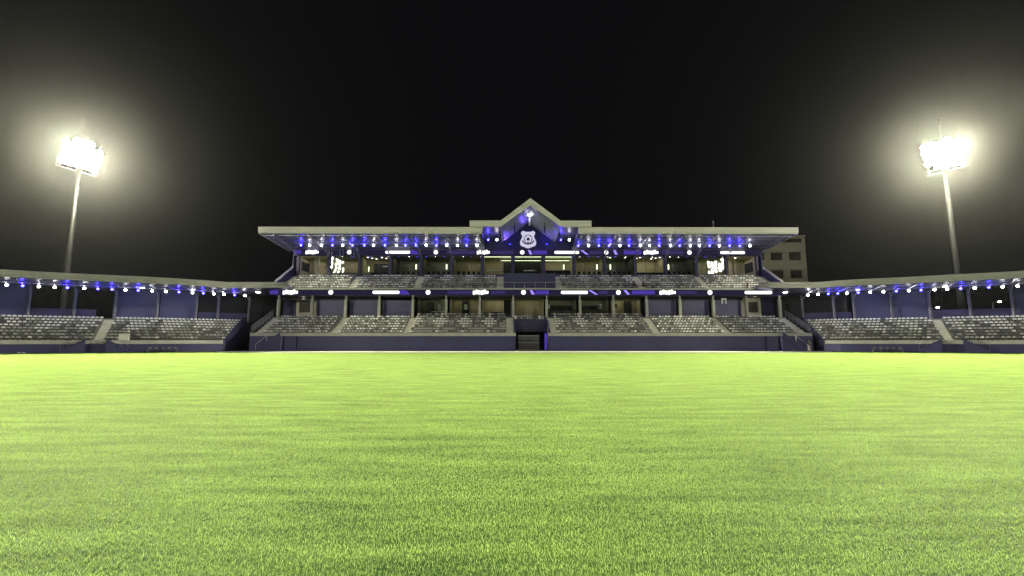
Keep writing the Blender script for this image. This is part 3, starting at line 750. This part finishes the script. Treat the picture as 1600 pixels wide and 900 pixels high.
floodlight_mast((-76.5, 75, 0), (3, 8), 'tall floodlight mast with glaring lamps behind the left side stand', 'floodlight masts', -6, 3, jit=.14, drop=((4, 0), (4, 4)))
floodlight_mast((76.5, 75, 0), (-3, 8), 'tall floodlight mast with glaring lamps behind the right side stand', 'floodlight masts', 4, 5, jit=.14, drop=((4, 4), (0, 0)))
floodlight_mast((-76, -20, 0), (0, 32), 'floodlight mast behind the viewer on the left, mirrored in suite glass', 'floodlight masts', 3, 8, n=(5, 4), lm='floodb', dx=1.7, dz=1.5, jit=.35, drop=((0, 3), (1, 4), (2, 0)))
floodlight_mast((92, -22, 0), (0, 32), 'floodlight mast behind the viewer on the right, mirrored in suite glass', 'floodlight masts', -3, 9, n=(5, 4), lm='floodb', dx=1.7, dz=1.5, jit=.35, drop=((0, 0), (3, 1), (1, 4)))

# ------------------------------------------------------------------ lights hung under the roofs
ORD = ['first', 'second', 'third', 'fourth', 'fifth', 'sixth', 'seventh', 'eighth', 'ninth', 'tenth', 'eleventh', 'twelfth', 'thirteenth', 'fourteenth', 'fifteenth', 'sixteenth', 'seventeenth', 'eighteenth', 'nineteenth', 'twentieth', 'twenty-first', 'twenty-second']
protos = {}
def spot(p, kind, label, group, drop=.3, r=.19):
    key = (kind, drop)
    if key not in protos:
        t = empty('hanging_spotlight', p)
        b = MB().tube((0, 0, drop), (0, 0, .12), .022, n=5).tube((0, 0, .10), (0, 0, .32), .15, .09, n=10).box(-.16, .16, -.02, .02, .04, .12)
        b.build('bracket', M['black'], t)
        MB().ball((0, -.02, -.06), r, 10).build('lamp', M['lampw' if kind == 'w' else 'lampb'], t, True)
        l = bpy.data.lights.new('spot_glow', 'POINT'); l.energy = 18 if kind == 'w' else 140; l.color = (1, .96, .92) if kind == 'w' else (.075, .045, 1); l.shadow_soft_size = .05
        lo = bpy.data.objects.new('spot_glow', l); COL.objects.link(lo); lo.parent = t; lo.location = (0, -.2, drop * .5 + .02)
        protos[key] = t
    else:
        t = copy_tree(protos[key]); t.location = p
    tag(t, label, 'spotlight', group)
    return t
# u along the eave of the main stand
mainL = [(-42.2, 'b'), (-40.6, 'w'), (-38.4, 'w'), (-36.4, 'b'), (-34.5, 'w'), (-32.7, 'b'), (-30.5, 'b'), (-28.8, 'w'), (-26.7, 'b'), (-24.6, 'w'), (-22.9, 'b'), (-21.0, 'b'), (-19.1, 'w'), (-17.2, 'b'), (-15.3, 'w'), (-13.3, 'w'), (-11.6, 'b'), (-9.7, 'w')]
mainR = [(9.1, 'b'), (11.0, 'w'), (12.9, 'b'), (14.8, 'b'), (16.8, 'w'), (18.5, 'b'), (20.6, 'w'), (22.3, 'w'), (24.1, 'b'), (26.2, 'w'), (27.9, 'b'), (29.9, 'w'), (31.6, 'w'), (33.5, 'b'), (35.3, 'w'), (37.2, 'b'), (39.1, 'b'), (41.0, 'w')]
nm = {'w': 'white', 'b': 'violet'}
def count(lst, side, where, group, put):
    n = {'w': 0, 'b': 0}
    for x, k in lst:
        lab = '%s %s spotlight from the left under %s' % (ORD[n[k]], nm[k], where); n[k] += 1
        put(x, k, lab, group)
def pm(x, k, lab, grp): spot(MW(x, 8.3, zr(8.3) - .28 - .32), k, lab, grp, .3)
count(mainL, 'l', 'main roof left of the gable', 'spotlights under the main roof', pm)
count(mainR, 'r', 'main roof right of the gable', 'spotlights under the main roof', pm)
for x, k, lab in ((-7.6, 'b', 'violet spotlight in the gap just left of the gable'), (-6.0, 'w', 'white spotlight just left of the gable, beside its violet neighbour'),
                  (5.8, 'b', 'violet spotlight just right of the gable'), (7.4, 'w', 'white spotlight just right of the gable, beside its violet neighbour')):
    spot(MW(x, 8.0, 20.25), k, lab, 'spotlights beside the gable', 1.1)
b = MB().tube((0, 0, .1), (0, 0, .9), .05, n=6).build('bracket', M['steel'])
t = empty('pendant_floodlight', MW(0, 5.6, 24.25)); b.parent = t
MB().ball((0, 0, 0), .42, 14, sc=(1, .6, .42)).build('lamp', M['lampw'], t, True); tag(t, 'oval white floodlight hanging under the peak of the gable', 'floodlight')
# violet uplight that washes the gable soffit
for x in (-3.6, 3.6):
    t = empty('gable_uplight', MW(x, 12.6, 20.3)); MB().box(-.25, .25, -.12, .12, -.1, .05).build('housing', M['black'], t)
    MB().box(-.2, .2, -.09, .09, .05, .08).build('lens', M['lampb'], t)
    l = bpy.data.lights.new('uplight', 'SPOT'); l.energy = 4500 if x > 0 else 3300; l.color = (.16, .08, 1); l.spot_size = R(115); l.spot_blend = 1; l.shadow_soft_size = .15
    lo = bpy.data.objects.new('uplight', l); COL.objects.link(lo); lo.parent = t; lo.location = (0, 0, .2); lo.rotation_euler = (R(218), 0, 0)
    tag(t, 'small violet uplight on the gable wall, %s of the crest' % ('right' if x > 0 else 'left'), 'uplight', 'uplights below the gable')
sL = [24.95, 23.55, 22.05, 20.55, 19.3, 17.6, 16.2, 14.7, 13.25, 11.85, 10.3, 8.75, 7.25, 5.65, 4.35, 3.05, 1.75, 0.35, -1.15]
kL = 'wbwwbwbbwbwwbwbwwbw'
sR = [-0.2, 1.15, 2.45, 3.6, 4.7, 6.05, 7.45, 8.95, 10.4, 11.75, 13.05, 14.45, 15.75, 17.1, 18.5, 19.85, 21.15, 22.5]
kR = 'wwbbwbwwbwbwwbwbww'
count(list(zip(sL, kL)), '', 'the left side stand roof', 'spotlights under the left side roof', lambda s, k, lab, g_: spot(PL.at(s, 4.2, 9.44), k, lab, g_, .36, .17))
count(list(zip(sR, kR)), '', 'the right side stand roof', 'spotlights under the right side roof', lambda s, k, lab, g_: spot(PR.at(s, 4.2, 9.44), k, lab, g_, .36, .17))
dp = None
for P, s, lab in ((PL, 11.7, 'flat oval ceiling lamp in the middle of the left side stand roof'), (PL, 6.0, 'flat oval ceiling lamp nearer the inner end of the left side roof'), (PL, -3.0, 'flat oval ceiling lamp in the passage left of the main stand'),
                  (PR, 6.35, 'flat oval ceiling lamp near the inner end of the right side roof'), (PR, 15.8, 'flat oval ceiling lamp in the outer half of the right side roof'), (PR, -3.4, 'flat oval ceiling lamp in the passage right of the main stand')):
    p = P.at(s, 5.6 if s > 0 else 4.5, 9.97 if s > 0 else 10.15)
    if dp is None:
        dp = t = empty('ceiling_lamp', p); MB().tube((0, 0, -.02), (0, 0, .1), .42, n=16).build('housing', M['white'], t); MB().tube((0, 0, -.08), (0, 0, -.021), .32, .38, n=16).build('diffuser', M['lampw'], t)
    else: t = copy_tree(dp); t.location = p
    tag(t, lab, 'ceiling lamp', 'ceiling lamps')

# ------------------------------------------------------------------ seats
def seat_geo():
    b = MB()
    b.ext([(-.36, .41), (-.32, .43), (-.05, .41), (-.02, .39), (-.32, .38)], 'x', -.20, .20, 1)
    # back: a shell that narrows towards a rounded top, with a gap above the pan
    out = [(-.19, .49), (.19, .49), (.21, .58), (.19, .69), (.11, .735), (-.11, .735), (-.19, .69), (-.21, .58)]
    n = len(out); vs = [(x, .01 + (z - .5) * .22, z) for x, z in out] + [(x, .045 + (z - .5) * .22, z) for x, z in out]
    b.add(vs, [(k, (k + 1) % n, n + (k + 1) % n, n + k) for k in range(n)] + [tuple(range(n))[::-1], tuple(range(n, 2 * n))])
    b.box(-.16, -.12, -.04, .06, .40, .52, 1).box(.12, .16, -.04, .06, .40, .52, 1)
    b.box(-.04, .04, -.12, .08, .02, .385, 1)
    return b
SG = seat_geo()
SGB = seat_geo
big = MB()
MI = {'l': 0, 'm': 1, 'd': 2}
def put_seat(p, ang, kind):
    c, s = math.cos(ang), math.sin(ang)
    big.add([(p[0] + x * c - y * s, p[1] + x * s + y * c, p[2] + z) for x, y, z in SG.v], SG.f); big.m[-len(SG.f):] = [3 if m_ else MI[kind] for m_ in SG.m]
rs = random.Random(11)
def pattern(r, c, zone):
    q = abs((c % 8) - 4)
    if zone == 'mid':
        thr = [4, 9, 4, 3, 2, 3, 4, 4][r]
        return 'l' if q >= thr else 'd' if rs.random() < .35 else 'm'
    if zone == 'end':
        return 'l' if rs.random() < .30 + (.30 if q >= 3 else 0) else ('m' if rs.random() < .85 else 'd')
    thr = [4, 5, 4, 3, 2, 2, 1, 0][r]
    return 'l' if q >= thr and rs.random() < .9 else 'd' if rs.random() < .35 else 'm'
def seats_main(segs, v0, z0, n, tread, rise, zone, name):
    for r in range(n):
        for (x0, x1) in segs:
            c = 0; u = x0
            while u < x1:
                put_seat(MW(u, v0 + r * tread + tread - .18, z0 + r * rise), MS_RZ, pattern(r, c, zone)); u += .53; c += 1
for s in (-1, 1):
    seg = lambda a, b_: [tuple(sorted((s * a, s * b_)))]
    seats_main(seg(4.4, 19.9), LV, LZ, LN, LT, LR, 'mid', 'l')
    seats_main(seg(21.5, 31.6), LV, LZ, LN, LT, LR, 'end', 'l'); seats_main(seg(33.3, 43.9), LV, LZ, LN, LT, LR, 'end', 'l')
    seats_main(seg(6.3, 19.8), UV, UZ, UN, UT, UR, 'mid', 'u')
    seats_main(seg(21.4, 31.6), UV, UZ, UN, UT, UR, 'end', 'u'); seats_main(seg(33.2, 43.9), UV, UZ, UN, UT, UR, 'end', 'u')
    # loose row at the back of the concourse edge
    seats_main(seg(4.4, 19.9), LVT - .1, LZT + .02, 1, LT, 0, 'mid', 'l')
seats_main([(-2.6, 2.6)], 4.95, 5.0, 1, .65, 0, 'mid', 'l'); seats_main([(-2.6, 2.6)], 5.5, 5.35, 1, .8, 0, 'mid', 'l')
cand = []
for side, P, ais, s1 in (('left', PL, (14.55, 15.65), 26), ('right', PR, (14.3, 15.3), 24.5)):
    for r in range(WN):
        c = 0; s = .35
        while s < s1 + 4:
            if s < ais[0] - .2 or s > ais[1] + .25:
                a_ = P.at(s - .2, WV + r * WT + WT - .18); b_ = P.at(s + .2, WV + r * WT + WT - .18)
                p = (a_ + b_) / 2; p.z = WZ + r * WRS; d = b_ - a_
                ang = math.atan2(d.y, d.x); 
                if side == 'left': ang += math.pi
                step = .53 / max(.3, d.length / .4)
                outer = s > ais[1]
                n_out = (s - ais[1]) / .53 if outer else 99
                cand.append(dict(p=p, ang=ang, k=pattern(r, c, 'wing'), r=r, side=side, outer=outer, s=s, dist=p.y, vis=abs(p.x) < 1.155 * p.y, dz=(s - ais[1]) if outer else 99))
                c += 1; s += step
            else: s += .1
own = sorted([c for c in cand if c['vis'] and c['outer']], key=lambda c: c['dist'])[:300]
if len(own) < 300:
    ids = set(id(c) for c in own)
    more = sorted([c for c in cand if c['vis'] and not c['outer']], key=lambda c: c['dist'])
    own += more[:300 - len(own)]
ids = set(id(c) for c in own)
for c in cand:
    if id(c) not in ids: put_seat(c['p'], c['ang'], c['k'])
o = big.build('stadium_seats', [M['seatl'], M['seatm'], M['seatd'], M['seatp']]); tag(o, 'rows of grey and dark plastic seats filling the terraces', 'stadium seats', kind='stuff')
kn = {'l': 'light grey', 'm': 'grey', 'd': 'dark'}
pm_ = {}
def words(n):
    T = ['', 'one', 'two', 'three', 'four', 'five', 'six', 'seven', 'eight', 'nine', 'ten', 'eleven', 'twelve', 'thirteen', 'fourteen', 'fifteen', 'sixteen', 'seventeen', 'eighteen', 'nineteen']
    if n < 20: return T[n]
    return ['', '', 'twenty', 'thirty', 'forty'][n // 10] + ('-' + T[n % 10] if n % 10 else '')
ORD2 = ['next to and', 'second', 'third'] + [words(n_) + ' places' for n_ in range(4, 46)]
for side in ('left', 'right'):
    for r in range(WN):
        for outer in (True, False):
            row = sorted([c for c in own if c['side'] == side and c['r'] == r and c['outer'] == outer], key=lambda c: c['s'] if outer else -c['s'])
            for q, c in enumerate(row):
                if c['k'] not in pm_: ob = pm_[c['k']] = SGB().build('stadium_seat', [M['seat' + c['k']], M['seatp']])
                else: ob = pm_[c['k']].copy(); COL.objects.link(ob)
                ob.location = c['p']; ob.rotation_euler = (0, 0, c['ang'])
                tag(ob, '%s seat, row %s up, %s %s of %s stand aisle' % (kn[c['k']], words(r + 1), ORD2[q], 'outward' if outer else 'inward', side), 'seat', 'seats in the %s side stand' % side)

# ------------------------------------------------------------------ people
def skin_mesh(name, chain, mat_, parent, loc=(0, 0, 0)):
    """chain: {key: (pos, radius, parent_key)}"""
    keys = list(chain); idx = {k: i for i, k in enumerate(keys)}
    me = bpy.data.meshes.new(name)
    me.from_pydata([chain[k][0] for k in keys], [(idx[k], idx[chain[k][2]]) for k in keys if chain[k][2] is not None], [])
    o = bpy.data.objects.new(name, me); COL.objects.link(o)
    sk = o.modifiers.new('skin', 'SKIN'); sk.use_smooth_shade = True
    for k in keys:
        d = me.skin_vertices[0].data[idx[k]]; r = chain[k][1]; d.radius = (r, r) if not isinstance(r, tuple) else r
        d.use_root = chain[k][2] is None
    o.modifiers.new('sub', 'SUBSURF').levels = 1
    dg = bpy.context.evaluated_depsgraph_get(); ev = o.evaluated_get(dg)
    m2 = bpy.data.meshes.new_from_object(ev); m2.name = name
    o.modifiers.clear(); o.data = m2; m2.materials.clear(); m2.materials.append(mat_)
    o.parent = parent; o.location = loc
    return o
def person(p, rz, label, pose='stand', top='cloth', leg='denim', emblem=False):
    t = empty('person', p, rz); tag(t, label, 'person')
    if pose == 'stand':
        J = {'pelvis': ((0, 0, .93), .13, None), 'waist': ((0, 0, 1.06), .12, 'pelvis'), 'chest': ((0, 0, 1.28), .15, 'waist'), 'neck': ((0, .0, 1.47), .06, 'chest'), 'chin': ((0, -.02, 1.55), .06, 'neck'), 'head': ((0, -.015, 1.63), .085, 'chin'), 'crown': ((0, 0, 1.70), .06, 'head')}
        for s, q in ((-1, 'l'), (1, 'r')):
            J.update({'hip' + q: ((s * .10, 0, .88), .10, 'pelvis'), 'knee' + q: ((s * .12, -.02, .48), .062, 'hip' + q), 'ankle' + q: ((s * .13, 0, .09), .042, 'knee' + q), 'toe' + q: ((s * .15, -.15, .04), .035, 'ankle' + q),
                      'sh' + q: ((s * .18, 0, 1.40), .062, 'chest'), 'elb' + q: ((s * .25, .03, 1.12), .045, 'sh' + q), 'wr' + q: ((s * .24, -.08, .90), .03, 'elb' + q), 'palm' + q: ((s * .24, -.10, .83), .028, 'wr' + q)})
            for n_, (dx, L_) in enumerate(((-.03, .06), (-.012, .085), (.01, .09), (.03, .08), (.045, .045))):
                J['f%d%s' % (n_, q)] = ((s * .24 + dx, -.11, .82 - L_), .008, 'palm' + q)
    else:
        J = {'pelvis': ((0, 0, .50), .13, None), 'waist': ((0, .0, .62), .12, 'pelvis'), 'chest': ((0, -.04, .86), .15, 'waist'), 'neck': ((0, -.06, 1.03), .06, 'chest'), 'chin': ((0, -.09, 1.10), .06, 'neck'), 'head': ((0, -.09, 1.18), .085, 'chin'), 'crown': ((0, -.07, 1.25), .06, 'head')}
        for s, q in ((-1, 'l'), (1, 'r')):
            J.update({'hip' + q: ((s * .11, -.05, .50), .10, 'pelvis'), 'knee' + q: ((s * .14, -.46, .50), .065, 'hip' + q), 'ankle' + q: ((s * .14, -.44, .09), .042, 'knee' + q), 'toe' + q: ((s * .15, -.58, .04), .035, 'ankle' + q),
                      'sh' + q: ((s * .18, -.04, .97), .062, 'chest'), 'elb' + q: ((s * .24, -.18, .74), .045, 'sh' + q), 'wr' + q: ((s * .14, -.38, .62), .03, 'elb' + q), 'palm' + q: ((s * .12, -.45, .60), .028, 'wr' + q)})
            for n_, (dx, L_) in enumerate(((-.03, .06), (-.012, .085), (.01, .09), (.03, .08), (.045, .045))):
                J['f%d%s' % (n_, q)] = ((s * .12 + dx, -.46 - L_, .585), .008, 'palm' + q)
    body = skin_mesh('body', J, M['skin'], t)
    def sub(keys, grow, ext_=None):
        out = {}
        for k in keys:
            p_, r_, pa = J[k]; out[k] = (p_, r_ + grow, pa if pa in keys else None)
        return out
    sd = sub(['chest', 'waist', 'shl', 'shr', 'elbl', 'elbr'], .020)
    w0 = J['waist'][0]; sd['waist'] = (w0, .145, None); sd['chest'] = (sd['chest'][0], sd['chest'][1], 'waist')
    p0 = J['pelvis'][0]; sd['hem'] = ((p0[0], p0[1], p0[2] + .0), .155, 'waist'); sd['tail'] = ((p0[0], p0[1], p0[2] - .07), .150, 'hem')
    skin_mesh('shirt', sd, M[top], t)
    L_ = ['pelvis', 'hipl', 'hipr', 'kneel', 'kneer', 'anklel', 'ankler']
    skin_mesh('trousers', sub(L_, .020), M[leg], t)
    for q in ('l', 'r'):
        a_, b_ = J['ankle' + q][0], J['toe' + q][0]
        MB().ball(((a_[0] + b_[0]) / 2, (a_[1] + b_[1]) / 2 - .01, .05), .055, 10, sc=(.95, 2.4, .95)).build('shoe', M['black'], t, True)
    h = J['crown'][0]
    MB().ball((h[0], h[1] + .012, h[2] - .03), .108, 12, sc=(.9, 1.0, .85)).build('hair', M['hair'], t, True)
    hd = J['head'][0]
    MB().ball((hd[0], hd[1] - .10, hd[2] - .01), .018, 6).build('nose', M['skin'], body, True)
    if emblem: MB().ext(ring((0, 1.27), .09, 14), 'y', -.185, -.175).build('shirt_emblem', M['white'], t)
    return t
F = MS_RZ
person(MW(39.6, 6.98 + .45, 10.86), F, 'person in black standing at the front of the upper right seats', top='cloth', leg='cloth')
person(MW(44.3, -1.0, 0.004), F + .3, 'person in black top and pale trousers standing at the right corner of the stand', top='cloth', leg='shorts', emblem=True)
for u, r, lab in ((18.6, 0, 'seated person in black, leftmost of the spectators in the upper tier'), (19.25, 1, 'seated person in black, middle of the spectators in the upper tier'),
                  (20.9, 1, 'seated person in black on the upper aisle steps'), (22.4, 0, 'seated person in black, right of the upper aisle')):
    person(MW(u, UV + r * UT + UT - .22, UZ + r * UR), F, lab, 'sit', leg='cloth')

# ------------------------------------------------------------------ building behind, antenna, lamps, pitch side things
t = empty('apartment_building', (63.7, 103, 0)); tag(t, 'beige flat roofed apartment block behind the right end of the main stand', 'building')
b = MB()
XS = [(-5.2, -3.9), (-2.4, .35), (2.0, 4.75)]; X0, X1 = -6.4, 6.0; zt = 26.4
rows = [(7.7, 9.5), (12.0, 13.8), (16.3, 18.1), (20.6, 22.4)]
zc_ = 0
for z0, z1 in rows:
    b.box(X0, X1, 0, .4, zc_, z0)
    xx = X0
    for a0, a1 in XS: b.box(xx, a0, 0, .4, z0, z1); xx = a1
    b.box(xx, X1, 0, .4, z0, z1); zc_ = z1
b.box(X0, X1, 0, .4, zc_, 24.9).box(X0, -.9, 0, .4, 24.9, 25.9).box(5.4, X1, 0, .4, 24.9, 25.9).box(X0, X1, 0, .4, 25.9, zt)
b.box(X0, X0 + .4, .4, 14, 0, zt).box(X1 - .4, X1, .4, 14, 0, zt).box(X0, X1, 14, 14.4, 0, zt).box(X0 + .4, X1 - .4, .4, 14, 26.0, 26.3)
b.build('wall', M['block'], t)
for z0, z1 in rows:
    for a0, a1 in XS:
        f = MB().box(a0, a1, .12, .2, z0, z0 + .08).box(a0, a1, .12, .2, z1 - .08, z1).box(a0, a0 + .08, .12, .2, z0, z1).box(a1 - .08, a1, .12, .2, z0, z1).box((a0 + a1) / 2 - .04, (a0 + a1) / 2 + .04, .12, .2, z0, z1)
        f = f.build('window', M['frame'], t); MB().box(a0, a1, .21, .25, z0, z1).build('pane', M['glassd'], f)
        MB().box(a0 - .15, a1 + .15, -.12, -.005, z0 - .15, z0 - .01).build('sill', M['block'], t)
        MB().box(a0 - .2, a1 + .2, -.45, -.005, z1 + .1, z1 + .2).build('window_hood', M['block'], t)
MB().box(-.9, 5.4, .3, .36, 24.9, 25.9).build('loggia_screen', M['glassd'], t)
MB().box(X0 - .15, X1 + .15, -.15, .5, zt, zt + .25).build('cornice', M['block'], t)
t = MB().tube((0, 0, 0), (0, 0, 2.4), .035, .02, n=6).tube((-.3, 0, 1.9), (.3, 0, 1.9), .015, n=4).tube((-.2, 0, 2.15), (.2, 0, 2.15), .015, n=4).build('antenna', M['colp']); t.location = MW(33.3, 6, 20.6 + .45)
tag(t, 'thin aerial standing on the main roof towards its right end', 'antenna')
for (x, y, z, m_, lab) in ((87.5, 92, 8.3, 'streetw', 'small white street lamp seen through the right stand opening'), (101.5, 93, 9.6, 'street', 'warm yellow street lamp seen through the right stand opening')):
    t = empty('street_lamp', (x, y, 0)); tag(t, lab, 'street lamp', 'street lamps beyond the right stand')
    MB().tube((0, 0, 0), (0, 0, z), .1, .06, n=8).tube((0, 0, z), (0, -1.2, z + .25), .05, n=6).build('pole', M['steel'], t)
    MB().ball((0, -1.4, z + .15), .26, 10, sc=(1, 1.2, .6)).build('lamp', M[m_], t, True)
for x0, P, s, side in ((-1, PL, 7.3, 'left'), (1, PR, 7.4, 'right')):
    p = P.at(s, -.75, .006); a_ = P.at(s - .5, 0); b_ = P.at(s + .5, 0); d = b_ - a_; ang = math.atan2(d.y, d.x) + (math.pi if side == 'left' else 0)
    t = empty('substitutes_bench', p, ang); tag(t, 'row of five pale seats at the foot of the %s side stand' % side, 'bench', 'substitute benches')
    MB().box(-1.9, 1.9, .1, .2, .3, .38).box(-1.8, -1.7, 0, .3, 0, .3).box(1.7, 1.8, 0, .3, 0, .3).build('base_frame', M['colp'], t)
    for k in range(5):
        q = SGB().build('seat', [M['seatd'], M['seatp']], t); q.location = (-1.5 + k * .75, .15, .0)
t = MB().box(-.6, .6, -.1, .1, 0, .85).box(-.66, .66, -.14, .14, .85, .92).build('equipment_box', M['fascia']); t.location = PL.at(12.1, .1, 1.75); t.rotation_euler = (0, 0, R(20))
tag(t, 'pale box standing on the front ledge of the left side stand', 'box')
for P, s, lab in ((PL, 23.0, 'small white bottle pair lying at the foot of the left stand wall'), ):
    t = MB().tube((0, 0, .06), (.35, 0, .06), .06, n=8).tube((.5, .1, .06), (.8, .2, .06), .06, n=8).tube((.35, 0, .06), (.42, 0, .06), .03, n=6).build('water_bottles', M['white']); t.location = P.at(s, -.6, .01); tag(t, lab, 'bottles')

# ------------------------------------------------------------------ haze
hz = MB().box(-150, 150, -60, 135, -1, 46).build('haze', M['glass'])
m = bpy.data.materials.new('haze'); m.use_nodes = True; N = m.node_tree.nodes; N.remove(N['Principled BSDF'])
pvv = N.new('ShaderNodeVolumePrincipled'); pvv.inputs['Color'].default_value = (1, 1, .93, 1); pvv.inputs['Density'].default_value = HAZE_D; pvv.inputs['Anisotropy'].default_value = HAZE_G
m.node_tree.links.new(pvv.outputs[0], N['Material Output'].inputs['Volume']); hz.data.materials.clear(); hz.data.materials.append(m)
tag(hz, kind='stuff'); hz['label'] = 'thin night air glowing round the floodlights'; hz['category'] = 'haze'
